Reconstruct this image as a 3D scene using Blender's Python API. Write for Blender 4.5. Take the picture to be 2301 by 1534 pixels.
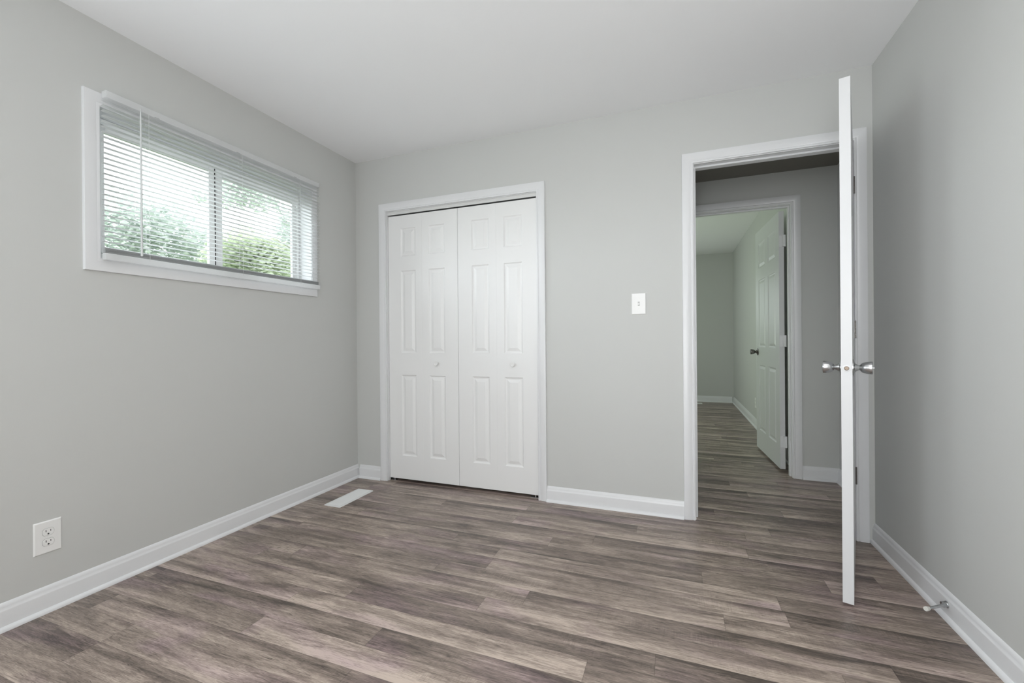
import bpy, math, random
from mathutils import Vector, Matrix

random.seed(7)
for o in list(bpy.data.objects):
    bpy.data.objects.remove(o, do_unlink=True)
scn = bpy.context.scene
COL = scn.collection
PI = math.pi

# ------------------------------------------------------------------ camera
FPX, YAW, PITCH, ROLL = 970.98, 0.3617, -0.0011, -0.0084
CAM = Vector((2.3029, -2.698, 1.0379))
fw = Vector((-math.sin(YAW) * math.cos(PITCH), math.cos(YAW) * math.cos(PITCH), math.sin(PITCH)))
r0 = Vector((math.cos(YAW), math.sin(YAW), 0))
u0 = r0.cross(fw)
rc = r0 * math.cos(ROLL) + u0 * math.sin(ROLL)
uc = -r0 * math.sin(ROLL) + u0 * math.cos(ROLL)
cam_data = bpy.data.cameras.new('camera')
cam = bpy.data.objects.new('camera', cam_data)
COL.objects.link(cam)
m = Matrix((rc, uc, -fw)).transposed().to_4x4()
m.translation = CAM
cam.matrix_world = m
cam_data.sensor_width = 36.0
cam_data.lens = FPX / 2301 * 36.0
cam_data.clip_start = 0.02
cam_data.clip_end = 200
scn.camera = cam

# ------------------------------------------------------------------ view + render settings
scn.view_settings.view_transform = 'Standard'
scn.view_settings.look = 'None'
scn.view_settings.gamma = 1.0
scn.view_settings.exposure = 0.19
scn.view_settings.use_curve_mapping = False
scn.cycles.use_denoising = True
scn.cycles.max_bounces = 12
scn.cycles.diffuse_bounces = 7
scn.cycles.glossy_bounces = 4
scn.cycles.transparent_max_bounces = 16
scn.cycles.caustics_reflective = False
scn.cycles.caustics_refractive = False
scn.cycles.sample_clamp_indirect = 6.0

# ------------------------------------------------------------------ world: bright overcast sky
world = bpy.data.worlds.new('world')
scn.world = world
world.use_nodes = True
wn, wl = world.node_tree.nodes, world.node_tree.links
wn.clear()
wo = wn.new('ShaderNodeOutputWorld')
wb = wn.new('ShaderNodeBackground')
tc = wn.new('ShaderNodeTexCoord')
sx = wn.new('ShaderNodeSeparateXYZ')
cr = wn.new('ShaderNodeValToRGB')
wl.new(tc.outputs['Generated'], sx.inputs[0])
wl.new(sx.outputs['Z'], cr.inputs[0])
cr.color_ramp.elements[0].position = 0.0
cr.color_ramp.elements[0].color = (0.30, 0.36, 0.26, 1)
cr.color_ramp.elements[1].position = 0.06
cr.color_ramp.elements[1].color = (0.92, 0.95, 1.0, 1)
wl.new(cr.outputs[0], wb.inputs['Color'])
wb.inputs['Strength'].default_value = 4.0
wl.new(wb.outputs[0], wo.inputs['Surface'])

# ------------------------------------------------------------------ lights
def area(name, loc, target, sx_, sy_, power, color=(1, 1, 1), spread=PI):
    d = bpy.data.lights.new(name, 'AREA')
    d.shape = 'RECTANGLE'; d.size = sx_; d.size_y = sy_
    d.energy = power; d.color = color; d.spread = spread
    o = bpy.data.objects.new(name, d)
    COL.objects.link(o)
    o.location = loc
    o.rotation_euler = (Vector(target) - Vector(loc)).to_track_quat('-Z', 'Y').to_euler()
    return o

HXL_ = 1.80
RX, RY0, RZ = 3.244, -3.55, 2.419          # bedroom
def point_fill(name, loc, power, radius, color=(1, 1, 1)):
    d = bpy.data.lights.new(name, 'POINT'); d.energy = power; d.shadow_soft_size = radius; d.color = color
    o = bpy.data.objects.new(name, d); COL.objects.link(o); o.location = loc
    return o
# added bluish fill beside the left wall, out of view; no window there
area('side_fill_left', (0.03, -2.6, 1.35), (3.2, -1.8, 1.25), 1.1, 1.4, 27, (0.84, 0.93, 1.0))
point_fill('soft_fill', (1.4, -3.1, 1.25), 17, 0.45, (1.0, 0.99, 0.97))  # added point fill behind the camera, no lamp stands there
point_fill('soft_fill_right', (2.35, -3.2, 1.3), 17, 0.45, (1.0, 0.99, 0.97))  # another unseen fill, added to lift the right wall
area('wall_fill_right', (2.25, -3.25, 1.25), (3.2, -0.3, 1.2), 0.6, 1.5, 21, (0.94, 0.97, 1.0))  # area fill added behind the camera, aimed at the right corner
area('ceiling_fill', (2.6, -2.1, RZ - 0.02), (2.6, -2.1, 0), 1.0, 1.0, 6, (1.0, 0.99, 0.97))  # added overhead fill for the right corner, no fixture on the ceiling
# overcast sky glow coming in level through the high window
_sl = bpy.data.lights.new('sky_glow', 'SUN'); _sl.energy = 9; _sl.angle = math.radians(75); _sl.color = (0.9, 0.95, 1.0)
_so = bpy.data.objects.new('sky_glow', _sl); COL.objects.link(_so)
_so.rotation_euler = Vector((1, 0.12, -0.22)).to_track_quat('-Z', 'Y').to_euler()
# light spilling along the hallway from the left
area('hall_spill', (HXL_ + 0.04, 0.58, 0.8), (3.4, 0.58, 0.4), 0.8, 1.2, 3, (0.95, 0.98, 1.0))
# daylight of the far room's windows: white from the sky, green from the lawn
area('daylight_far_back_window', (1.65, 5.12, 1.45), (1.9, 1.5, 0.9), 1.2, 1.0, 4.2, (0.88, 0.95, 1.0))
area('daylight_far_window', (0.75, 3.0, 1.25), (3.2, 3.1, 0.6), 1.5, 1.0, 12.5, (0.90, 0.95, 1.0))
area('lawn_bounce_far_window', (0.75, 2.6, 1.1), (3.2, 2.7, 2.3), 1.5, 0.8, 9.5, (0.72, 1.0, 0.55))

# ------------------------------------------------------------------ materials
def mat(name, col, rough=0.5, metal=0.0, bump=None, spec=0.5, bdist=0.001):
    mt = bpy.data.materials.new(name)
    mt.use_nodes = True
    n, l = mt.node_tree.nodes, mt.node_tree.links
    b = n['Principled BSDF']
    b.inputs['Base Color'].default_value = (*col, 1)
    b.inputs['Roughness'].default_value = rough
    b.inputs['Metallic'].default_value = metal
    b.inputs['Specular IOR Level'].default_value = spec
    if bump:
        sc_, st = bump
        t = n.new('ShaderNodeTexCoord'); ns = n.new('ShaderNodeTexNoise'); bp = n.new('ShaderNodeBump')
        ns.inputs['Scale'].default_value = sc_
        ns.inputs['Detail'].default_value = 3
        bp.inputs['Strength'].default_value = st
        bp.inputs['Distance'].default_value = bdist
        l.new(t.outputs['Object'], ns.inputs['Vector'])
        l.new(ns.outputs['Fac'], bp.inputs['Height'])
        l.new(bp.outputs[0], b.inputs['Normal'])
    return mt

WALL = mat('wall_paint', (0.556, 0.562, 0.547), 0.55, bump=(260, 0.10), spec=0.35)
CEIL = mat('ceiling_paint', (0.87, 0.875, 0.885), 0.8, bump=(180, 0.15), spec=0.2)
TRIM = mat('trim_paint', (0.715, 0.72, 0.73), 0.32, spec=0.5)
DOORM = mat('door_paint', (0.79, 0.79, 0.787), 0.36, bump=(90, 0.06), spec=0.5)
PLAST = mat('white_plastic', (0.80, 0.80, 0.79), 0.3)
VINYL = mat('window_vinyl', (0.84, 0.85, 0.85), 0.35)
DARK = mat('dark_gap', (0.012, 0.012, 0.012), 0.6)
GAPM = mat('receptacle_gap', (0.22, 0.22, 0.215), 0.6)
SLOT = mat('slot_black', (0.02, 0.02, 0.02), 0.5)
BRASS = mat('worn_brass', (0.30, 0.24, 0.19), 0.5, 0.6)
RUBBER = mat('rubber_tip', (0.62, 0.61, 0.57), 0.7)
REGM = mat('register_enamel', (0.72, 0.725, 0.72), 0.35)
LEAFSHADOW = None

def metal_mat(name, col, rough):
    mt = mat(name, col, rough, 1.0)
    n, l = mt.node_tree.nodes, mt.node_tree.links
    t = n.new('ShaderNodeTexCoord'); mp = n.new('ShaderNodeMapping'); ns = n.new('ShaderNodeTexNoise'); rp = n.new('ShaderNodeMapRange')
    mp.inputs['Scale'].default_value = (260, 260, 260)
    rp.inputs['To Min'].default_value = rough - 0.03; rp.inputs['To Max'].default_value = rough + 0.04
    l.new(t.outputs['Object'], mp.inputs[0]); l.new(mp.outputs[0], ns.inputs['Vector'])
    l.new(ns.outputs['Fac'], rp.inputs['Value']); l.new(rp.outputs[0], n['Principled BSDF'].inputs['Roughness'])
    return mt
NICKEL = metal_mat('brushed_nickel', (0.50, 0.505, 0.51), 0.26)
STEEL = metal_mat('zinc_steel', (0.55, 0.55, 0.55), 0.35)
AGED = metal_mat('aged_nickel', (0.20, 0.19, 0.18), 0.3)

def slat_mat():
    mt = mat('blind_vinyl', (0.88, 0.885, 0.89), 0.4)
    n, l = mt.node_tree.nodes, mt.node_tree.links
    tr = n.new('ShaderNodeBsdfTranslucent'); mx = n.new('ShaderNodeMixShader')
    tr.inputs['Color'].default_value = (0.85, 0.86, 0.86, 1)
    mx.inputs[0].default_value = 0.56
    l.new(n['Principled BSDF'].outputs[0], mx.inputs[1]); l.new(tr.outputs[0], mx.inputs[2])
    l.new(mx.outputs[0], n['Material Output'].inputs['Surface'])
    return mt
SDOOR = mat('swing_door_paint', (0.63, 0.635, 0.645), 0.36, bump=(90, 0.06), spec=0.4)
SLAT = slat_mat()
WANDM = mat('wand_acrylic', (0.62, 0.64, 0.64), 0.15)

def glass_mat():
    mt = bpy.data.materials.new('window_glass'); mt.use_nodes = True
    n, l = mt.node_tree.nodes, mt.node_tree.links
    n.clear()
    o = n.new('ShaderNodeOutputMaterial'); t = n.new('ShaderNodeBsdfTransparent'); g = n.new('ShaderNodeBsdfGlossy')
    f = n.new('ShaderNodeFresnel'); mx = n.new('ShaderNodeMixShader')
    f.inputs['IOR'].default_value = 1.35
    t.inputs['Color'].default_value = (0.95, 0.97, 0.96, 1)
    g.inputs['Roughness'].default_value = 0.02
    l.new(f.outputs[0], mx.inputs[0]); l.new(t.outputs[0], mx.inputs[1]); l.new(g.outputs[0], mx.inputs[2])
    l.new(mx.outputs[0], o.inputs['Surface'])
    return mt
GLASS = glass_mat()

def srgb(r, g, b):
    f = lambda c: ((c / 255 + 0.055) / 1.055) ** 2.4 if c > 10 else c / 255 / 12.92
    return (f(r), f(g), f(b))

def floor_mat():
    mt = bpy.data.materials.new('vinyl_plank'); mt.use_nodes = True
    n, l = mt.node_tree.nodes, mt.node_tree.links
    b = n['Principled BSDF']
    def N(t, **k):
        q = n.new(t)
        for a, v in k.items(): setattr(q, a, v)
        return q
    at = N('ShaderNodeAttribute'); at.attribute_name = 'tone'
    uv = N('ShaderNodeUVMap'); uv.uv_map = 'wood'        # metres, shifted by a random amount for each plank
    uvp = N('ShaderNodeUVMap'); uvp.uv_map = 'plank'     # 0..1 over each plank
    def noise(sx, sy, det, rough=0.55, dist=0.0, off=0):
        mp = N('ShaderNodeMapping'); mp.inputs['Scale'].default_value = (sx, sy, 1); mp.inputs['Location'].default_value = (off, off * 1.7, 0)
        q = N('ShaderNodeTexNoise'); q.noise_dimensions = '2D'
        q.inputs['Scale'].default_value = 1; q.inputs['Detail'].default_value = det
        q.inputs['Roughness'].default_value = rough; q.inputs['Distortion'].default_value = dist
        l.new(uv.outputs[0], mp.inputs[0]); l.new(mp.outputs[0], q.inputs['Vector'])
        return q.outputs['Fac']
    def math_(op, a, b_, c=None):
        q = N('ShaderNodeMath', operation=op)
        for i, v in enumerate((a, b_, c)):
            if v is None: continue
            if isinstance(v, (int, float)): q.inputs[i].default_value = v
            else: l.new(v, q.inputs[i])
        return q.outputs[0]
    band = noise(1.5, 15, 3, 0.5, 0.5)
    mid = noise(6, 75, 5, 0.68, 0.9, 11)
    fine = noise(34, 420, 3, 0.7, 0.4, 23)
    saw = noise(190, 16, 2, 0.6, 0.3, 67)
    sawm = noise(2.2, 9, 2, 0.5, 0.6, 31)
    blot = noise(3.2, 6.5, 3, 0.5, 1.2, 5)
    v = math_('MULTIPLY_ADD', math_('SUBTRACT', band, 0.5), 1.1, 0.5)
    v = math_('MULTIPLY_ADD', math_('SUBTRACT', mid, 0.5), 1.0, v)
    v = math_('MULTIPLY_ADD', math_('SUBTRACT', fine, 0.5), 0.8, v)
    v = math_('MULTIPLY_ADD', math_('SUBTRACT', blot, 0.5), 0.45, v)
    v = math_('MULTIPLY_ADD', math_('SUBTRACT', at.outputs['Fac'], 0.5), 0.30, v)
    v = math_('MULTIPLY_ADD', math_('MULTIPLY', math_('SUBTRACT', saw, 0.5), math_('MAXIMUM', math_('SUBTRACT', sawm, 0.52), 0)), 1.5, v)
    par = N('ShaderNodeAttribute'); par.attribute_name = 'half'
    spv = N('ShaderNodeSeparateXYZ'); l.new(uvp.outputs[0], spv.inputs[0])
    tt = math_('MULTIPLY', math_('ADD', par.outputs['Fac'], spv.outputs[1]), 0.5)      # 0 at the near edge of a plank, 1 at the far edge
    nearf = math_('POWER', math_('SUBTRACT', 1, tt), 5)
    farf = math_('POWER', tt, 4)
    v = math_('MULTIPLY_ADD', nearf, 0.20, v)
    v = math_('MULTIPLY_ADD', farf, -0.22, v)
    crk = N('ShaderNodeMapRange'); crk.inputs['From Min'].default_value = 0.60; crk.inputs['From Max'].default_value = 0.72
    l.new(noise(11, 190, 4, 0.6, 1.6, 83), crk.inputs['Value'])
    v = math_('MULTIPLY_ADD', crk.outputs[0], -0.42, v)
    knot = N('ShaderNodeMapRange'); knot.inputs['From Min'].default_value = 0.72; knot.inputs['From Max'].default_value = 0.88
    l.new(noise(7, 22, 2, 0.5, 0.6, 97), knot.inputs['Value'])
    v = math_('MULTIPLY_ADD', knot.outputs[0], -0.22, v)
    v = math_('ADD', v, 0.035)
    ramp = N('ShaderNodeValToRGB')
    els = ramp.color_ramp.elements
    els[0].position = 0.02; els[0].color = (*srgb(78, 69, 64), 1)
    els[1].position = 0.98; els[1].color = (*srgb(192, 176, 164), 1)
    for p_, c_ in ((0.3, (113, 101, 93)), (0.52, (138, 124, 115)), (0.74, (164, 149, 138))):
        e = els.new(p_); e.color = (*srgb(*c_), 1)
    l.new(v, ramp.inputs[0])
    # faint purple grey patches printed on some planks
    pur = N('ShaderNodeMix', data_type='RGBA', blend_type='MULTIPLY')
    pm = N('ShaderNodeMapRange'); pm.inputs['From Min'].default_value = 0.5; pm.inputs['From Max'].default_value = 0.72
    pm.inputs['To Max'].default_value = 0.85
    l.new(noise(1.7, 5, 2, 0.5, 0.8, 41), pm.inputs['Value']); l.new(pm.outputs[0], pur.inputs[0])
    l.new(ramp.outputs[0], pur.inputs[6]); pur.inputs[7].default_value = (0.95, 0.88, 1.02, 1)
    # cross-grain saw marks
    # seams
    sp = N('ShaderNodeSeparateXYZ'); l.new(uvp.outputs[0], sp.inputs[0])
    def edge(o, w):
        a = math_('SUBTRACT', 0.5, math_('ABSOLUTE', math_('SUBTRACT', o, 0.5), 0))
        return math_('LESS_THAN', a, w)
    sm = math_('MAXIMUM', edge(sp.outputs[0], 0.0009), edge(sp.outputs[1], 0.009))
    seam = N('ShaderNodeMix', data_type='RGBA', blend_type='MULTIPLY')
    l.new(math_('MULTIPLY', sm, 0.42), seam.inputs[0]); l.new(pur.outputs[2], seam.inputs[6]); seam.inputs[7].default_value = (0.25, 0.23, 0.22, 1)
    l.new(seam.outputs[2], b.inputs['Base Color'])
    rr = N('ShaderNodeMapRange'); rr.inputs['To Min'].default_value = 0.26; rr.inputs['To Max'].default_value = 0.42
    l.new(mid, rr.inputs['Value']); l.new(rr.outputs[0], b.inputs['Roughness'])
    bm = N('ShaderNodeBump'); bm.inputs['Strength'].default_value = 0.25; bm.inputs['Distance'].default_value = 0.0006
    l.new(math_('MULTIPLY_ADD', sm, -1.0, fine), bm.inputs['Height']); l.new(bm.outputs[0], b.inputs['Normal'])
    b.inputs['Specular IOR Level'].default_value = 0.42
    return mt
FLOOR = floor_mat()

# ------------------------------------------------------------------ mesh helpers
class MB:
    def __init__(s): s.v = []; s.f = []
    def box(s, x0, x1, y0, y1, z0, z1, T=None):
        i = len(s.v)
        P = [Vector(p) for p in ((x0,y0,z0),(x1,y0,z0),(x1,y1,z0),(x0,y1,z0),(x0,y0,z1),(x1,y0,z1),(x1,y1,z1),(x0,y1,z1))]
        if T: P = [T @ p for p in P]
        s.v += P
        s.f += [tuple(i + k for k in q) for q in ((0,3,2,1),(4,5,6,7),(0,1,5,4),(1,2,6,5),(2,3,7,6),(3,0,4,7))]
        return s
    def quad(s, *P):
        i = len(s.v); s.v += [Vector(p) for p in P]; s.f.append(tuple(range(i, i + len(P))))
        return s
    def lathe(s, prof, T, n=32):
        """prof: (axial, radius) along local z"""
        i = len(s.v)
        for a, r in prof:
            for k in range(n):
                t = 2 * PI * k / n
                s.v.append(T @ Vector((r * math.cos(t), r * math.sin(t), a)))
        for j in range(len(prof) - 1):
            for k in range(n):
                k2 = (k + 1) % n
                s.f.append((i + j*n + k, i + j*n + k2, i + (j+1)*n + k2, i + (j+1)*n + k))
        s.f.append(tuple(i + k for k in reversed(range(n))))
        s.f.append(tuple(i + (len(prof)-1)*n + k for k in range(n)))
        return s
    def sweep(s, rings, closed=False):
        i = len(s.v); n = len(rings[0])
        for r in rings: s.v += [Vector(p) for p in r]
        m_ = len(rings)
        for j in range(m_ if closed else m_ - 1):
            j2 = (j + 1) % m_
            for k in range(n):
                k2 = (k + 1) % n
                s.f.append((i + j*n + k, i + j*n + k2, i + j2*n + k2, i + j2*n + k))
        if not closed:
            s.f.append(tuple(i + k for k in range(n)))
            s.f.append(tuple(i + (m_-1)*n + k for k in reversed(range(n))))
        return s
    def build(s, name, mt, parent=None, smooth=False, bevel=0, seg=2):
        me = bpy.data.meshes.new(name)
        me.from_pydata([tuple(p) for p in s.v], [], s.f)
        import bmesh
        bm = bmesh.new(); bm.from_mesh(me)
        bmesh.ops.recalc_face_normals(bm, faces=bm.faces)
        bm.to_mesh(me); bm.free()
        me.materials.append(mt)
        o = bpy.data.objects.new(name, me); COL.objects.link(o)
        if parent: o.parent = parent
        if bevel:
            md = o.modifiers.new('bevel', 'BEVEL'); md.width = bevel; md.segments = seg; md.limit_method = 'ANGLE'; md.angle_limit = math.radians(40)
            md.harden_normals = False
        if smooth:
            for p in me.polygons: p.use_smooth = True
            try: me.set_sharp_from_angle(angle=math.radians(35))
            except Exception: pass
        return o

def tag(o, label, cat=None, group=None, kind=None):
    o['label'] = label
    if cat: o['category'] = cat
    if group: o['group'] = group
    if kind: o['kind'] = kind
    return o
def empty(name, T):
    o = bpy.data.objects.new(name, None); COL.objects.link(o)
    if isinstance(T, Matrix): o.matrix_world = T
    else: o.location = T
    o.empty_display_size = 0.05
    return o
def struct(o, label=None, cat=None):
    o['kind'] = 'structure'
    if label: o['label'] = label
    if cat: o['category'] = cat
    return o

def wall_with_hole(name, axis, a0, a1, t0, t1, z0, z1, holes, label, mt=WALL):
    """axis 'x': wall runs along x, thickness t0..t1 in y. holes = (a0,a1,z0,z1)"""
    mb = MB()
    As = sorted({a0, a1, *[h[0] for h in holes], *[h[1] for h in holes]})
    for i in range(len(As) - 1):
        p, q = As[i], As[i+1]
        hs = sorted([h for h in holes if h[0] < (p+q)/2 < h[1]], key=lambda h: h[2])
        z = z0
        segs = []
        for h in hs:
            if h[2] > z: segs.append((z, h[2]))
            z = h[3]
        if z < z1: segs.append((z, z1))
        for (za, zb) in segs:
            if axis == 'x': mb.box(p, q, t0, t1, za, zb)
            else: mb.box(t0, t1, p, q, za, zb)
    return struct(mb.build(name, mt), label, 'wall')

# ------------------------------------------------------------------ geometry constants
LT = 0.018
WT = 0.115                                   # partition thickness
CX0, CX1, CZ = 0.285, 1.457, 2.008           # closet opening
DX0, DX1, DZ = 2.408, 3.160, 2.045           # bedroom door opening
HY0, HY1 = WT, 1.050                         # hall
HZ, HXR, HXL = 2.287, 3.403, 1.80
FY0, FY1 = HY1 + WT, 5.17                    # far room
FXR, FXL, FZ = 3.187, 0.60, 2.452
EX0, EX1, EZ = 2.36, 3.112, 2.040            # far room door opening
WY0, WY1, WZ0, WZ1 = -1.590, -0.442, 1.408, 2.054   # window opening

# ------------------------------------------------------------------ floor
def floor():
    PW, L = 0.1004, 1.2
    known = {2:.367, 1:.238, 0:.897, -1:.22, -2:.697, -3:.49, -4:.003, -5:.275, -6:.283, -7:.063, -8:.53, -9:.375,
             -10:1.034, -11:.828, -12:.1, -13:.834, -14:.135, -15:.418, -16:.415, -17:.192, 4:.111}
    v, f, uw, up, tn, hf = [], [], [], [], [], []
    x0, x1 = -0.02, 3.46
    k = -33
    rnd = random.Random(21)
    while True:
        ya = -0.294 + PW * k        # lower edge of row k+... (k=0 -> -0.294..-0.194)
        yb = ya + PW
        if ya > FY1 + 0.05: break
        off = known.get(k, rnd.random() * L)
        x = off - 2 * L
        while x < x1:
            xa, xb = max(x, x0), min(x + L, x1)
            if xb > xa + 1e-4:
                i = len(v)
                v += [(xa, ya, 0), (xb, ya, 0), (xb, yb, 0), (xa, yb, 0)]
                f.append((i, i+1, i+2, i+3))
                sx_, sy_ = rnd.random() * 40, rnd.random() * 40
                uw += [(xa - x + sx_, sy_), (xb - x + sx_, sy_), (xb - x + sx_, sy_ + PW), (xa - x + sx_, sy_ + PW)]
                up += [((xa - x) / L, 0), ((xb - x) / L, 0), ((xb - x) / L, 1), ((xa - x) / L, 1)]
                tn.append(rnd.random()); hf.append(float((k + 13) % 2))
            else:
                rnd.random()
            x += L
        k += 1
    me = bpy.data.meshes.new('floor')
    me.from_pydata(v, [], f)
    a = me.uv_layers.new(name='wood'); b = me.uv_layers.new(name='plank')
    for i in range(len(v)):
        a.data[i].uv = uw[i]; b.data[i].uv = up[i]
    at = me.attributes.new('tone', 'FLOAT', 'FACE')
    for i, t in enumerate(tn): at.data[i].value = t
    hh = me.attributes.new('half', 'FLOAT', 'FACE')
    for i, t in enumerate(hf): hh.data[i].value = t
    me.materials.append(FLOOR)
    o = bpy.data.objects.new('floor', me); COL.objects.link(o)
    struct(o, 'grey brown wood-look vinyl plank floor running through the doorway', 'floor')
floor()

# ------------------------------------------------------------------ ceilings and walls
OUT = 0.16
struct(MB().box(-OUT, RX + WT, RY0 - OUT, WT, RZ, RZ + 0.1).build('ceiling', CEIL), 'flat white bedroom ceiling', 'ceiling')
struct(MB().box(HXL - WT, HXR + WT, WT, HY1, HZ, HZ + 0.1).build('ceiling_hall', mat('hall_ceiling_shade', (0.19, 0.18, 0.16), 0.85, bump=(180, .15))), 'low white hallway ceiling seen through the open doorway', 'ceiling')  # the dim hall's shade is put into this ceiling's dark colour
struct(MB().box(FXL - WT, FXR + WT, HY1 - 0.0, FY1 + WT, FZ, FZ + 0.1).build('ceiling_far_room', CEIL), 'white ceiling of the room across the hallway', 'ceiling')

wall_with_hole('wall_left', 'y', RY0, WT, -OUT, 0, 0, RZ, [(WY0 - .012, WY1 + .012, WZ0 - .012, WZ1 + .012)], 'light grey left bedroom wall with the high window')
wall_with_hole('wall_back', 'x', 0, HXR, 0, WT, 0, 2.60, [(CX0 - LT, CX1 + LT, 0, CZ + LT), (DX0 - LT, DX1 + LT, 0, DZ + LT)], 'light grey bedroom wall holding the closet and the doorway')
wall_with_hole('wall_right', 'y', RY0, 0, RX, RX + WT, 0, RZ, [], 'light grey right bedroom wall behind the open door')
wall_with_hole('wall_front', 'x', -OUT, RX + WT, RY0 - OUT, RY0, 0, RZ, [], 'light grey bedroom wall behind the camera')
wall_with_hole('wall_hall_back', 'x', FXL, HXR + WT, HY1, FY0, 0, 2.62, [(EX0 - LT, EX1 + LT, 0, EZ + LT)], 'grey hallway wall facing the bedroom with a white framed doorway')
wall_with_hole('wall_hall_right', 'y', WT, HY1, HXR, HXR + WT, 0, HZ, [], 'grey end wall of the hallway on the right')
wall_with_hole('wall_hall_left', 'y', WT, HY1, HXL - WT, HXL, 0, HZ, [], 'grey hallway wall on the left, out of view')
wall_with_hole('wall_far_back', 'x', FXL, FXR + WT, FY1, FY1 + WT, 0, FZ, [], 'grey end wall of the room across the hallway')
wall_with_hole('wall_far_right', 'y', FY0, FY1, FXR, FXR + WT, 0, FZ, [], 'grey right wall of the room across the hallway')
wall_with_hole('wall_far_left', 'y', FY0, FY1 + WT, FXL - WT, FXL, 0, FZ, [], 'grey left wall of the room across the hallway, out of view')
# closet interior
cm = MB().box(0.0, HXL - WT, 0.72, 0.78, 0, 2.4).box(-0.05, 0.0, WT, 0.78, 0, 2.4).box(-0.05, HXL - WT, WT, 0.78, 2.4, 2.45)
struct(cm.build('wall_closet', WALL), 'dark interior of the closet behind the folding doors', 'wall')

# ------------------------------------------------------------------ casings
CAS = [(0, 0), (0, .009), (.004, .0115), (.009, .0115), (.012, .0085), (.016, .0095), (.021, .0125), (.030, .0140), (.052, .0165), (.0565, .0150), (.0575, .011), (.0575, 0)]
def u_casing(name, x0, x1, z1, yface, ny, label, wl_=1.0, wr=1.0, prof=CAS):
    """three-sided door casing on a wall plane y=yface, normal direction ny"""
    rings = []
    for (px, pz, ox, oz) in ((x0, 0, -wl_, 0), (x0, z1, -wl_, 1), (x1, z1, wr, 1), (x1, 0, wr, 0)):
        rings.append([(px + ox * d, yface + ny * t, pz + oz * d) for d, t in prof])
    o = MB().sweep(rings).build(name, TRIM, smooth=True)
    return struct(o, label, 'door casing')
def jamb(name, x0, x1, z1, y0, y1, sy, parent):
    """lining boards plus door stops"""
    t = 0.018
    mb = MB().box(x0 - t, x0, y0, y1, 0, z1 + t).box(x1, x1 + t, y0, y1, 0, z1 + t).box(x0, x1, y0, y1, z1, z1 + t)
    o = mb.build('door_lining', TRIM, parent, bevel=0.001)
    s = 0.011
    if sy is not None:
        mb = MB().box(x0, x0 + s, sy, sy + .036, 0, z1 - s).box(x1 - s, x1, sy, sy + .036, 0, z1 - s).box(x0, x1, sy, sy + .036, z1 - s, z1)
        mb.build('stop_molding', TRIM, parent, bevel=0.002)
    return o

RV = 0.004
c1 = u_casing('trim_1', CX0 - RV, CX1 + RV, CZ + RV, 0, -1, 'white painted casing around the folding closet doors')
c2 = u_casing('trim_2', DX0 - RV, DX1 + RV - .001, DZ + RV, 0, -1, 'white painted casing around the open bedroom doorway', wl_=1.06, wr=0.93)
c3 = u_casing('trim_3', EX0 - RV, EX1 + RV, EZ + RV, HY1, -1, 'white painted casing around the doorway across the hall')
c3b = u_casing('trim_4', DX0 - RV, DX1 + RV, DZ + RV, WT, 1, 'white casing on the hallway side of the bedroom doorway')
c3c = u_casing('trim_5', EX0 - RV, EX1 + RV, EZ + RV, FY0, 1, 'white casing on the inner side of the far doorway')
jamb('j', CX0, CX1, CZ, 0.002, WT, None, c1)
jamb('j', DX0, DX1, DZ, 0.0, WT, 0.040, c2)
jamb('j', EX0, EX1, EZ, HY1, FY0, HY1 + 0.038, c3)
# strike plate on the latch jamb
MB().box(DX0 - 0.0002, DX0 + 0.0012, 0.004, 0.032, 0.885, 0.945).build('strike_plate', STEEL, c2)
# fascia / track above the folding doors
MB().box(CX0, CX1, 0.010, 0.016, CZ - 0.022, CZ).build('track', mat('track_enamel', (0.66, 0.66, 0.65), 0.4), c1)

# ------------------------------------------------------------------ baseboards
BH = 0.099
BASE = [(0, 0), (0.0125, 0), (0.0125, .070), (0.0115, .074), (0.0085, .078), (.0080, .084), (.0060, .090), (.0030, .097), (0, BH)]
SHOE = [(0.0125, 0), (.0255, 0), (.0250, .005), (.0225, .0105), (.0185, .0140), (.0125, .0160)]
def baseboard(name, pts, label, caps=None):
    """pts: polyline along walls (wall face positions); the board sticks out to the left of travel direction"""
    def mk(prof):
        rings = []
        n = len(pts)
        for i, p in enumerate(pts):
            p = Vector((p[0], p[1], 0))
            dirs = []
            if i > 0: dirs.append((Vector((*pts[i], 0)) - Vector((*pts[i-1], 0))).normalized())
            if i < n - 1: dirs.append((Vector((*pts[i+1], 0)) - Vector((*pts[i], 0))).normalized())
            nrm = [Vector((-d.y, d.x, 0)) for d in dirs]
            off = nrm[0] if len(nrm) == 1 else (nrm[0] + nrm[1]) / (1 + nrm[0].dot(nrm[1]))
            rings.append([p + off * a + Vector((0, 0, b)) for a, b in prof])
        return MB().sweep(rings)
    o = mk(BASE).build(name, TRIM, smooth=True)
    mk(SHOE).build('shoe_molding', TRIM, o, smooth=True)
    return struct(o, label, 'baseboard')
cw = 0.0575 + RV
baseboard('baseboard_left', [(0, 0), (0, RY0)][::1], 'white baseboard along the left wall under the window')
baseboard('baseboard_back', [(CX0 - cw, 0), (0.0255, 0)], 'short white baseboard between the room corner and the closet casing')
baseboard('baseboard_back.001', [(DX0 - RV - .061, 0), (CX1 + cw, 0)], 'white baseboard between the closet and the doorway')
baseboard('baseboard_right', [(RX, RY0), (RX, 0)], 'white baseboard along the right wall behind the door')
baseboard('baseboard_hall', [(HXR, HY1), (EX1 + cw, HY1)], 'white baseboard on the hallway wall right of the far doorway')
baseboard('baseboard_hall_right', [(HXR, WT), (HXR, HY1)], 'white baseboard on the hallway end wall')
baseboard('baseboard_far', [(FXR - .0255, FY1), (FXL, FY1)], 'white baseboard along the far room end wall')
baseboard('baseboard_far_right', [(FXR, FY0), (FXR, FY1)], 'white baseboard along the far room right wall')

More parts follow.
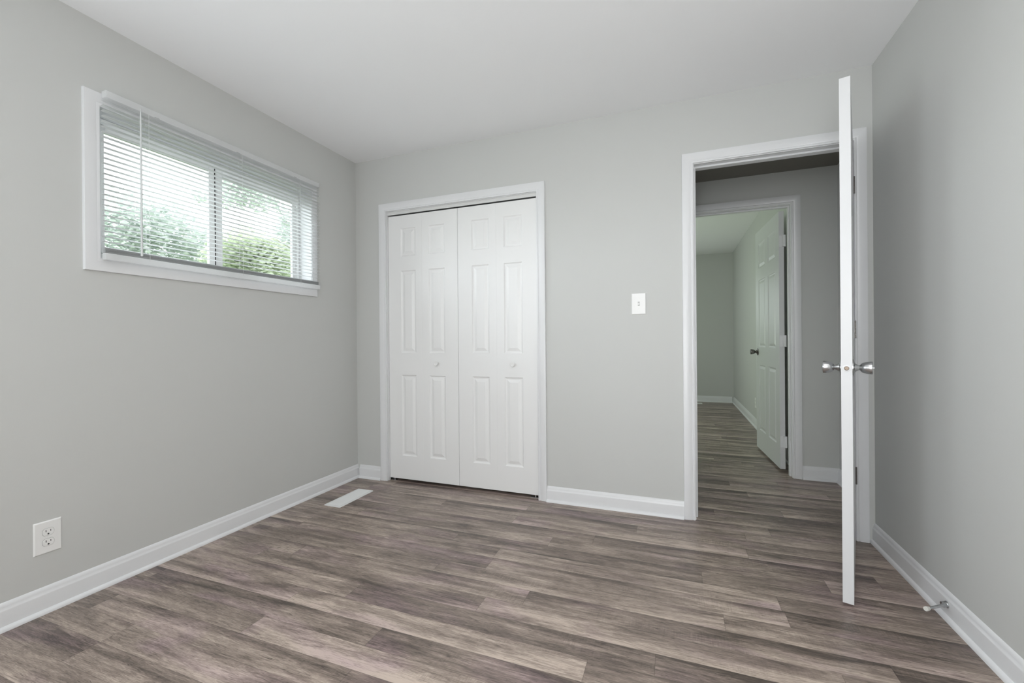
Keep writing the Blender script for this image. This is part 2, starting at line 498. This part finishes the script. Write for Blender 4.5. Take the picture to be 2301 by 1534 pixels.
# ------------------------------------------------------------------ panelled doors
RING = [(0.0, 0.0), (0.006, 0.0055), (0.012, 0.0070), (0.016, 0.0070), (0.034, 0.0018), (0.036, 0.0012)]
def slab(w, h, t, panels, both=True):
    """local frame: x 0..w, z 0..h, front face y=0, back face y=t; panels = (x0,x1,z0,z1)"""
    mb = MB()
    xs = sorted({0, w, *[p[0] for p in panels], *[p[1] for p in panels]})
    zs = sorted({0, h, *[p[2] for p in panels], *[p[3] for p in panels]})
    for side in ((0, 1), (t, -1)) if both else ((0, 1),):
        y, s = side
        for i in range(len(xs) - 1):
            for j in range(len(zs) - 1):
                a, b, c, d = xs[i], xs[i+1], zs[j], zs[j+1]
                mx, mz = (a + b) / 2, (c + d) / 2
                if any(p[0] < mx < p[1] and p[2] < mz < p[3] for p in panels): continue
                mb.quad((a, y, c), (b, y, c), (b, y, d), (a, y, d))
        for (a, b, c, d) in panels:
            for k in range(len(RING) - 1):
                o1, d1 = RING[k]; o2, d2 = RING[k+1]
                R1 = [(a+o1, y+s*d1, c+o1), (b-o1, y+s*d1, c+o1), (b-o1, y+s*d1, d-o1), (a+o1, y+s*d1, d-o1)]
                R2 = [(a+o2, y+s*d2, c+o2), (b-o2, y+s*d2, c+o2), (b-o2, y+s*d2, d-o2), (a+o2, y+s*d2, d-o2)]
                for q in range(4):
                    q2 = (q + 1) % 4
                    mb.quad(R1[q], R1[q2], R2[q2], R2[q])
            o2, d2 = RING[-1]
            mb.quad((a+o2, y+s*d2, c+o2), (b-o2, y+s*d2, c+o2), (b-o2, y+s*d2, d-o2), (a+o2, y+s*d2, d-o2))
    if not both: mb.quad((0, t, 0), (w, t, 0), (w, t, h), (0, t, h))
    mb.quad((0,0,0),(w,0,0),(w,t,0),(0,t,0)); mb.quad((0,0,h),(w,0,h),(w,t,h),(0,t,h))
    mb.quad((0,0,0),(0,t,0),(0,t,h),(0,0,h)); mb.quad((w,0,0),(w,t,0),(w,t,h),(w,0,h))
    return mb
def weld(o):
    import bmesh
    bm = bmesh.new(); bm.from_mesh(o.data)
    bmesh.ops.remove_doubles(bm, verts=bm.verts, dist=1e-5)
    bmesh.ops.recalc_face_normals(bm, faces=bm.faces)
    bm.to_mesh(o.data); bm.free()
    return o

# folding closet doors
leaves = [(0.2868, 0.5776), (0.5780, 0.8687), (0.8711, 1.1641), (1.1645, 1.4550)]
LZ0, LZ1 = 0.021, 1.978
zp = [(0.172, 0.772), (0.934, 1.545), (1.652, 1.860)]
closet = empty('door_2', (CX0, 0.02, 0))
struct(closet, 'closed white folding closet doors with four narrow panelled leaves', 'door')
for i, (a, b) in enumerate(leaves):
    w = b - a
    l_, r_ = (0.107, 0.055) if i % 2 == 0 else (0.055, 0.104)
    pan = [(l_, w - r_, z0, z1) for z0, z1 in zp]
    # outer leaves are very slightly folded
    o = weld(slab(w, LZ1 - LZ0, 0.034, pan, both=False).build('door_leaf', DOORM, closet))
    o.location = (a - CX0, 0.0, LZ0)
    if i in (1, 3):
        kx = l_ + (w - l_ - r_) / 2 - (0.0 if i == 1 else 0.002)
        T = Matrix.Translation((kx, 0, 0.882 - LZ0)) @ Matrix.Rotation(PI / 2, 4, 'X')
        k = MB().lathe([(-.001, .0095), (.004, .0095), (.010, .0080), (.014, .0090), (.018, .0145), (.023, .0175), (.026, .0165), (.0275, .012), (.0262, .008), (.0262, .004), (.0275, .0015)], T, 28).build('knob', PLAST, o, smooth=True)
# floor pivot brackets
br = MB().box(CX1 - 0.062 - CX0, CX1 - CX0, 0.004, 0.030, 0.0005, 0.003).box(CX1 - 0.004 - CX0, CX1 - CX0, 0.004, 0.030, 0.0, 0.02)
br.lathe([(0.003, .004), (0.021, .004)], Matrix.Translation((CX1 - 0.03 - CX0, 0.017, 0)), 12)
br.build('pivot_bracket', STEEL, closet)
br = MB().box(0.001, 0.05, 0.004, 0.030, 0.0005, 0.003).box(0, 0.003, 0.004, 0.030, 0.0, 0.03)
br.lathe([(0.003, .004), (0.021, .004)], Matrix.Translation((0.03, 0.017, 0)), 12)
br.build('pivot_bracket', STEEL, closet)

# round knob set
KN = [(0, .0325), (.0020, .0325), (.0034, .0310), (.0050, .0240), (.0072, .0165), (.0120, .0140), (.0165, .0105), (.0205, .0092), (.0225, .0100),
      (.0265, .0160), (.0320, .0198), (.0400, .0222), (.0500, .0240), (.0580, .0246), (.0604, .0238), (.0612, .0215), (.0606, .0050)]
def six_panel(w, h, st=0.108, mid=0.10):
    pw = (w - 2 * st - mid) / 2
    z = [(0.180, 0.780), (0.942, 1.560), (1.668, 1.890)]
    return [(x0, x0 + pw, a, b) for a, b in z for x0 in (st, st + pw + mid)]

def swing_door(name, hinge_x, hinge_y, free_x, free_y, z0, z1, label, knobz, kmat, thick_side, lock_side, back=0.062):
    """front face line from hinge to free edge; thickness extends to thick_side (+1 left of travel, -1 right)"""
    h = Vector((hinge_x, hinge_y, 0)); f_ = Vector((free_x, free_y, 0))
    d = (f_ - h); w = d.length; d.normalize()
    n = Vector((-d.y, d.x, 0)) * thick_side
    T = Matrix((d, n, Vector((0, 0, 1)))).transposed().to_4x4()
    T.translation = Vector((hinge_x, hinge_y, z0))
    root = empty(name, T)
    t = 0.035
    H = z1 - z0
    weld(slab(w, H, t, six_panel(w, H)).build('door_slab', SDOOR, root, bevel=0.0015))
    kx, kz = w - back, knobz - z0
    for s, y in ((-1, 0), (1, t)):
        R = Matrix.Rotation(PI / 2 if s < 0 else -PI / 2, 4, 'X')
        TT = Matrix.Translation((kx, y, kz)) @ R
        kb = MB().lathe(KN, TT, 40).build('door_knob', kmat, root, smooth=True)
        if s == lock_side:
            MB().lathe([(.060, .0040), (.063, .0040), (.0635, .0022), (.0665, .0022)], TT, 16).build('lock_button', kmat, kb, smooth=True)
        else:
            MB().lathe([(.0600, .009), (.0614, .009)], TT, 20).build('knob_cap', kmat, kb, smooth=True)
    TT = Matrix.Translation((w, t / 2, kz)) @ Matrix.Rotation(PI / 2, 4, 'Y')
    lp = MB().lathe([(-.001, .0135), (.0012, .0135), (.0016, .0128), (.0016, .0090)], TT, 32).build('latch_plate', TRIM, root, smooth=True)
    MB().lathe([(.0005, .0078), (.006, .0078), (.0075, .0060)], TT, 24).build('latch_bolt', BRASS, lp, smooth=True)
    return root, w, T

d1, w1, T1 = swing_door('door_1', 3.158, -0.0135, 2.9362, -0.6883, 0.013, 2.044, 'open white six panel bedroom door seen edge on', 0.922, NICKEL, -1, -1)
struct(d1, 'open white six panel bedroom door seen edge on', 'door')
for z in (1.82, 1.083, 0.335):
    mb = MB()
    for k in range(5):
        z_ = z - .044 + k * .0178
        mb.lathe([(z_, .0042), (z_ + .0168, .0042)], Matrix.Translation((-0.003, -0.0035, -0.013)), 14)
    mb.box(-0.0015, 0.0002, -.004, .030, z - .044 - .013, z + .044 - .013)
    mb.build('hinge', STEEL if z > 9 else AGED, d1, smooth=True)

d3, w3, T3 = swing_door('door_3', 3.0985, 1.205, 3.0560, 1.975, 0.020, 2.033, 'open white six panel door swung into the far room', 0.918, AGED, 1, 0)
struct(d3, 'open white six panel door swung into the room across the hall', 'door')
for z in (1.80, 0.235, 1.02):
    mb = MB()
    mb.box(-0.0022, -0.0002, .002, .033, z - .044 - .02, z + .044 - .02)
    mb.lathe([(z - .066, .0055), (z + .024, .0055)], Matrix.Translation((-.010, -.006, 0)), 14)
    mb.box(-0.022, -0.002, -.0065, .0125, z - .064, z + .024)
    mb.build('hinge', TRIM, d3, smooth=True)

# ------------------------------------------------------------------ left window
win = empty('window_1', (0, (WY0 + WY1) / 2, WZ0))
struct(win, 'high horizontal sliding window with white frame in the left wall', 'window')
inv = Matrix.Translation((0, -(WY0 + WY1) / 2, -WZ0))
def W(mb): mb.v = [inv @ p for p in mb.v]; return mb
rings = []
WCAS = [(0, 0), (0, .0095), (.003, .0125), (.010, .0130), (.014, .0118), (.018, .0135), (.050, .0160), (.0560, .0150), (.0575, .011), (.0575, 0)]
for (py, pz, oy, oz) in ((WY0, WZ0, -1, -1), (WY0, WZ1, -1, 1), (WY1, WZ1, .7, 1), (WY1, WZ0, .7, -1)):
    rings.append([(t, py + oy * d, pz + oz * d) for d, t in WCAS])
W(MB().sweep(rings, closed=True)).build('window_casing', TRIM, win, smooth=True)
def frame_x(mb, x0, x1, y0, y1, z0, z1, l, r, b, t):
    mb.box(x0, x1, y0, y0 + l, z0, z1); mb.box(x0, x1, y1 - r, y1, z0, z1)
    mb.box(x0, x1, y0 + l, y1 - r, z0, z0 + b); mb.box(x0, x1, y0 + l, y1 - r, z1 - t, z1)
    return mb
mb = MB()
t = 0.012
frame_x(mb, -0.158, 0.0, WY0 - t, WY1 + t, WZ0 - t, WZ1 + t, t, t, t, t)
W(mb).build('window_jamb', TRIM, win)
W(frame_x(MB(), -0.158, -0.102, WY0 + .001, WY1 - .001, WZ0 + .001, WZ1 - .001, .036, .014, .038, .026)).build('window_frame', VINYL, win, bevel=.002)
def sash(y0, y1, x0, x1, l, r):
    z0, z1 = WZ0 + .038, WZ1 - .026
    s = W(frame_x(MB(), x0, x1, y0, y1, z0, z1, l, r, .034, .034)).build('sash', VINYL, win, bevel=.003)
    xm = (x0 + x1) / 2
    W(MB().box(xm - .002, xm + .002, y0 + l - .001, y1 - r + .001, z0 + .033, z1 - .033)).build('pane', GLASS, s)
    return s
sl_ = sash(WY0 + .036, -1.020, -0.126, -0.105, .034, .031)
W(frame_x(MB(), -.110, -.1035, WY0 + .040, -1.0175, WZ0 + .040, WZ1 - .0245, .001, .0028, .001, .0025)).build('gasket', DARK, sl_)
sash(-1.022, WY1 - .014, -0.150, -0.128, .062, .018)

# ------------------------------------------------------------------ mini blind
BX = 0.040
BY0, BY1 = -1.596, -0.413
blind = empty('window_blind', (BX, (BY0 + BY1) / 2, 2.118))
tag(blind, 'white horizontal mini blind lowered over the high left window', 'window blind')
binv = Matrix.Translation((-BX, -(BY0 + BY1) / 2, -2.118))
def B(mb): mb.v = [binv @ p for p in mb.v]; return mb
hr = B(MB().box(0.020, 0.052, BY0 + .006, BY1, 2.088, 2.118)).build('headrail', SLAT, blind, bevel=.003)
for y in (BY0 + .20, BY0 + .6, BY1 - .2):
    B(MB().box(0.0515, 0.0528, y - .010, y + .010, 2.0885, 2.0905)).build('cord_slot', STEEL, hr)
def slat_mesh(tilt, sw=0.025):
    rings = []
    prof = []
    n = 6
    for k in range(n + 1):
        a = -0.5 + k / n
        prof.append((a * sw, 0.0022 * (1 - (2 * a) ** 2)))
    pts = [(x, z + .0004) for x, z in prof] + [(x, z - .0002) for x, z in reversed(prof)]
    c, s = math.cos(tilt), math.sin(tilt)
    pts = [(x * c - z * s, x * s + z * c) for x, z in pts]
    half = (BY1 - BY0) / 2
    return MB().sweep([[(x, -half, z) for x, z in pts], [(x, half, z) for x, z in pts]])
proto = slat_mesh(math.radians(0)).build('slat', SLAT, blind, smooth=True)
z = 2.074
zs_ = []
while z > 1.462:
    zs_.append(z); z -= 0.0222
stack = [1.4275 + .0023 * i for i in range(10)]
proto.location = (0, 0, zs_[0] - 2.118)
for z in zs_[1:]:
    c = proto.copy(); COL.objects.link(c); c.parent = blind; c.location = (0, 0, z - 2.118)
flat = slat_mesh(0.0).build('slat', SLAT, blind, smooth=True)
flat.location = (0, 0, stack[0] - 2.118)
for z in stack[1:]:
    c = flat.copy(); COL.objects.link(c); c.parent = blind; c.location = (random.uniform(-.0012, .0012), 0, z - 2.118)
B(MB().box(BX - .0125, BX + .0125, BY0, BY1, 1.397, 1.4260)).build('bottom_rail', SLAT, blind, bevel=.003)
for y in (BY0 + .165, (BY0 + BY1) / 2 + .03, BY1 - .165):
    mb = MB()
    for x in (BX - .0135, BX + .0135):
        mb.box(x - .0004, x + .0004, y - .0006, y + .0006, 1.415, 2.088)
    B(mb).build('ladder_cord', SLAT, blind)
T = Matrix.Translation((0.062, BY0 + .128, 1.432))
B(MB().lathe([(0, .0042), (.004, .0048), (.03, .0045), (.60, .0036), (.645, .0030), (.652, .0018), (.664, .0018)], T, 6)).build('tilt_wand', WANDM, blind)

# ------------------------------------------------------------------ outlet, switch
def plate(w, h, t=0.0055, b=0.0035):
    mb = MB()
    r = [[(-w/2, 0, -h/2), (w/2, 0, -h/2), (w/2, 0, h/2), (-w/2, 0, h/2)],
         [(-w/2, -.002, -h/2), (w/2, -.002, -h/2), (w/2, -.002, h/2), (-w/2, -.002, h/2)],
         [(-w/2+b, -t, -h/2+b), (w/2-b, -t, -h/2+b), (w/2-b, -t, h/2-b), (-w/2+b, -t, h/2-b)]]
    return mb.sweep(r)
def disc(mb, cx, cz, y0, y1, r, n=20, sq=1.0, clip=None):
    T = Matrix.Translation((cx, y1, cz)) @ Matrix.Rotation(PI/2, 4, 'X')
    i = len(mb.v)
    mb.lathe([(0, r), (y1 - y0, r)], T, n)
    for k in range(i, len(mb.v)):
        v = mb.v[k]
        if clip: v.z = max(cz - clip, min(cz + clip, v.z))
        if sq != 1.0: v.x = cx + (v.x - cx) * sq
    return mb
def outlet(T, label, w=0.082, h=0.126):
    root = empty('electrical_outlet', T)
    tag(root, label, 'outlet')
    plate(w, h).build('cover_plate', PLAST, root, bevel=.0012)
    for s in (1, -1):
        cz = .0200 * s
        disc(MB(), 0, cz, -.0062, -.004, .0180, 32, clip=.0142).build('receptacle_gap', GAPM, root)
        rr = disc(MB(), 0, cz, -.0075, -.004, .0173, 32, clip=.0135).build('receptacle', PLAST, root, bevel=.0006)
        mb = MB()
        mb.box(-.0078, -.0058, -.0079, -.0070, cz + .0005, cz + .0085)
        mb.box(.0058, .0076, -.0079, -.0070, cz + .0012, cz + .0078)
        disc(mb, 0, cz - .0075, -.0079, -.0070, .0029, 14)
        mb.build('slot', SLOT, rr)
    disc(MB(), 0, 0, -.0070, -.005, .0032, 16).build('screw', PLAST, root)
    return root
# local -y is the plate's outward direction; +x is to the right when facing it
Tl = Matrix.Translation((0, -1.7635, 0.2892)) @ Matrix.Rotation(PI/2, 4, 'Z')
outlet(Tl, 'white duplex electrical outlet low on the left wall under the window')
Tr = Matrix.Translation((FXR, 3.10, 0.283)) @ Matrix.Rotation(-PI/2, 4, 'Z')
outlet(Tr, 'small white outlet on the far room wall behind the open door', 0.075, 0.118)
sw = empty('light_switch', (2.0985, 0, 1.255))
tag(sw, 'white toggle light switch on the wall between the closet and doorway', 'light switch')
plate(0.083, 0.128).build('cover_plate', PLAST, sw, bevel=.0012)
tg = MB().box(-.0052, .0052, -.0060, -.005, -.0122, .0122).build('toggle_slot', mat('switch_slot', (0.45, 0.45, 0.44), .5), sw)
tm = MB().sweep([[(-.0045, -.005, -.006), (.0045, -.005, -.006), (.0045, -.005, .006), (-.0045, -.005, .006)],
                 [(-.0036, -.0165, -.0085), (.0036, -.0165, -.0085), (.0036, -.0165, -.0030), (-.0036, -.0165, -.0030)]])
tm.build('toggle', PLAST, sw, bevel=.0008)
for z in (.030, -.030):
    disc(MB(), 0, z, -.0068, -.005, .0034, 16).build('screw', PLAST, sw)

# ------------------------------------------------------------------ floor registers
def register(x0, x1, y0, y1, label):
    root = empty('floor_register', ((x0 + x1)/2, (y0 + y1)/2, 0))
    tag(root, label, 'floor vent')
    w, h = (x1 - x0)/2, (y1 - y0)/2
    fr = MB()
    rr = .008
    def rrect(w_, h_, z):
        P = []
        for cx, cy, a0 in ((w_-rr, h_-rr, 0), (-w_+rr, h_-rr, 90), (-w_+rr, -h_+rr, 180), (w_-rr, -h_+rr, 270)):
            for k in range(5):
                a = math.radians(a0 + k * 22.5); P.append((cx + rr*math.cos(a), cy + rr*math.sin(a), z))
        return P
    fr.sweep([rrect(w, h, 0.0002), rrect(w, h, .0025), rrect(w - .004, h - .004, .0045), rrect(w - .018, h - .018, .0045), rrect(w - .019, h - .019, .0012)])
    fr.build('frame', REGM, root)
    lv = MB()
    n = 26
    for k in range(n):
        y = -h + .022 + (2*h - .044) * k / (n - 1)
        T = Matrix.Translation((0, y, .0032)) @ Matrix.Rotation(math.radians(35), 4, 'X')
        lv.box(-w + .016, w - .016, -.0046, .0046, -.0005, .0005, T)
    lv.box(-w + .016, w - .016, -.0045, .0045, .002, .0046)
    lv.box(-.003, .003, -h + .018, h - .018, .002, .0042)
    lv.build('louvers', REGM, root)
    return root
register(0.1940, 0.3255, -0.5475, -0.2235, 'white metal floor vent set beside the left wall baseboard')
register(2.52, 2.70, 4.86, 5.00, 'small white floor vent by the far room end wall')

# ------------------------------------------------------------------ door stop
bpos = Vector((RX - .0125, -0.6466, 0.0545)); tip = Vector((3.138, -0.718, 0.060))
ds = empty('door_stop', bpos)
tag(ds, 'small metal door stop with white rubber tip on the right baseboard', 'door stop')
ax = (tip - bpos); Ls = ax.length
Ta = ax.to_track_quat('Z', 'Y').to_matrix().to_4x4()
Tw = Vector((-1, 0, 0)).to_track_quat('Z', 'Y').to_matrix().to_4x4()
MB().lathe([(0, .0125), (.003, .0125), (.006, .010), (.012, .0085), (.018, .0075)], Tw, 24).build('base', NICKEL, ds, smooth=True)
rod = [(.010, .0075), (.022, .0072), (.034, .0045)]
a = .036
while a < Ls - .016:
    rod += [(a, .0046), (a + .0012, .0040)]; a += .0024
MB().lathe(rod, Ta, 20).build('rod', NICKEL, ds, smooth=True)
MB().lathe([(Ls - .018, .0062), (Ls - .010, .0078), (Ls - .002, .0080), (Ls, .0066)], Ta, 20).build('rubber_tip', RUBBER, ds, smooth=True)

# ------------------------------------------------------------------ outside: lawn and trees
def leaf_mat(name, col, col2):
    mt = mat(name, col, 0.7)
    n, l = mt.node_tree.nodes, mt.node_tree.links
    oi = n.new('ShaderNodeNewGeometry'); mx = n.new('ShaderNodeMix'); mx.data_type = 'RGBA'
    l.new(oi.outputs['Random Per Island'], mx.inputs[0])
    mx.inputs[6].default_value = (*col, 1); mx.inputs[7].default_value = (*col2, 1)
    b = n['Principled BSDF']; l.new(mx.outputs[2], b.inputs['Base Color'])
    tr = n.new('ShaderNodeBsdfTranslucent'); l.new(mx.outputs[2], tr.inputs['Color'])
    ms = n.new('ShaderNodeMixShader'); ms.inputs[0].default_value = .4
    l.new(b.outputs[0], ms.inputs[1]); l.new(tr.outputs[0], ms.inputs[2]); l.new(ms.outputs[0], n['Material Output'].inputs['Surface'])
    return mt
LEAF_A = leaf_mat('foliage_blue_green', (0.50, 0.55, 0.52), (0.72, 0.76, 0.72))
LEAF_B = leaf_mat('foliage_green', (0.50, 0.56, 0.42), (0.72, 0.76, 0.64))
BARK = mat('bark', (0.30, 0.27, 0.25), 0.9, bump=(40, .6), bdist=.01)
GRASS = mat('grass', (0.10, 0.15, 0.05), 0.9, bump=(60, .5), bdist=.02)
struct(MB().box(-40, -OUT - .05, -25, 40, -.35, -.30).build('lawn', GRASS), 'green lawn outside the window', 'lawn')

def tree(name, x, y, trunk_h, blobs, leaf, count, label, mt, seed):
    """blobs: (dx,dy,z,r) spheres of foliage"""
    rd = random.Random(seed)
    root = empty(name, (x, y, -.3))
    tag(root, label, 'tree')
    tk = MB()
    tk.lathe([(0, .19), (.3, .15), (trunk_h * .6, .12), (trunk_h, .06)], Matrix.Identity(4), 12)
    for (dx, dy, z, r) in blobs:
        a = Vector((0, 0, trunk_h * .55)); b = Vector((dx, dy, z + .3))
        q = (b - a).to_track_quat('Z', 'Y').to_matrix().to_4x4(); q.translation = a
        tk.lathe([(0, .03), ((b - a).length * .6, .004)], q, 7)
    tk.build('trunk', BARK, root, smooth=True)
    mb = MB()
    tot = sum(b[3] ** 2 for b in blobs)
    for (dx, dy, z, r) in blobs:
        for _ in range(int(count * r * r / tot)):
            while True:
                p = Vector((rd.uniform(-1, 1), rd.uniform(-1, 1), rd.uniform(-1, 1)))
                if .35 < p.length < 1: break
            p *= r * (0.85 + .3 * rd.random())
            c = Vector((dx, dy, z + .3)) + Vector((p.x, p.y, p.z * .85))
            s = leaf * rd.uniform(.6, 1.3)
            R = Matrix.Rotation(rd.uniform(0, 2*PI), 3, 'Z') @ Matrix.Rotation(rd.gauss(0, .7), 3, 'X')
            for q in ((0,),):
                A = R @ Vector((s, 0, 0)); Bv = R @ Vector((0, s * .5, 0)); Cc = R @ Vector((0, 0, s * .18))
                mb.quad(c - A, c - Bv + Cc, c + A, c + Bv + Cc)
    cr_ = mb.build('crown', mt, root)
    return root
def at(u, v, dist):
    """place a thing along a view direction at a horizontal distance, for laying out the garden"""
    x = (u - 1150.5) / FPX; y = (767 - v) / FPX
    d = rc * x + uc * y + fw
    k = dist / math.hypot(d.x, d.y)
    return CAM + d * k
def blobset(spec, base, dist):
    out = []
    for (u, v, r_) in spec:
        p = at(u, v, dist + random.uniform(-.6, .6)); out.append((p.x - base.x, p.y - base.y, p.z, r_))
    return out
b0 = at(340, 700, 15); 
tree('leafy_tree', b0.x, b0.y, 3.6, blobset([(250, 545, .9), (300, 520, .8), (345, 500, .75), (372, 480, .55), (410, 525, .75), (450, 545, .6), (240, 470, .55), (270, 440, .35), (470, 575, .7), (350, 570, 1.0), (280, 590, 1.0), (420, 590, .9)], b0, 15), .075, 9500, 'pale blue green tree seen through the left half of the blind', LEAF_A, 3)
b1 = at(560, 720, 11)
tree('bushy_tree', b1.x, b1.y, 2.4, blobset([(530, 560, .50), (560, 545, .45), (590, 565, .5), (620, 580, .45), (505, 580, .45), (560, 600, .6), (640, 600, .45), (600, 610, .6), (520, 620, .5)], b1, 11), .055, 9500, 'bright green bush low in the right half of the window', LEAF_B, 5)
b2 = at(800, 650, 9)
tree('overhanging_tree', b2.x, b2.y, 4.4, blobset([(510, 420, .26), (540, 430, .30), (575, 448, .24), (605, 455, .18), (500, 445, .2), (455, 440, .14), (640, 470, .12), (560, 395, .3), (520, 385, .3), (610, 420, .25), (700, 380, .5), (760, 340, .8), (830, 330, .9)], b2, 8), .045, 7500, 'tree with branches hanging across the top right window pane', LEAF_A, 8)
b3 = at(655, 640, 13)
tree('young_tree', b3.x, b3.y, 3.2, blobset([(640, 520, .28), (648, 495, .22), (655, 545, .35), (660, 580, .5), (690, 560, .6)], b3, 13), .06, 3500, 'young tree at the right edge of the window view', LEAF_A, 9)
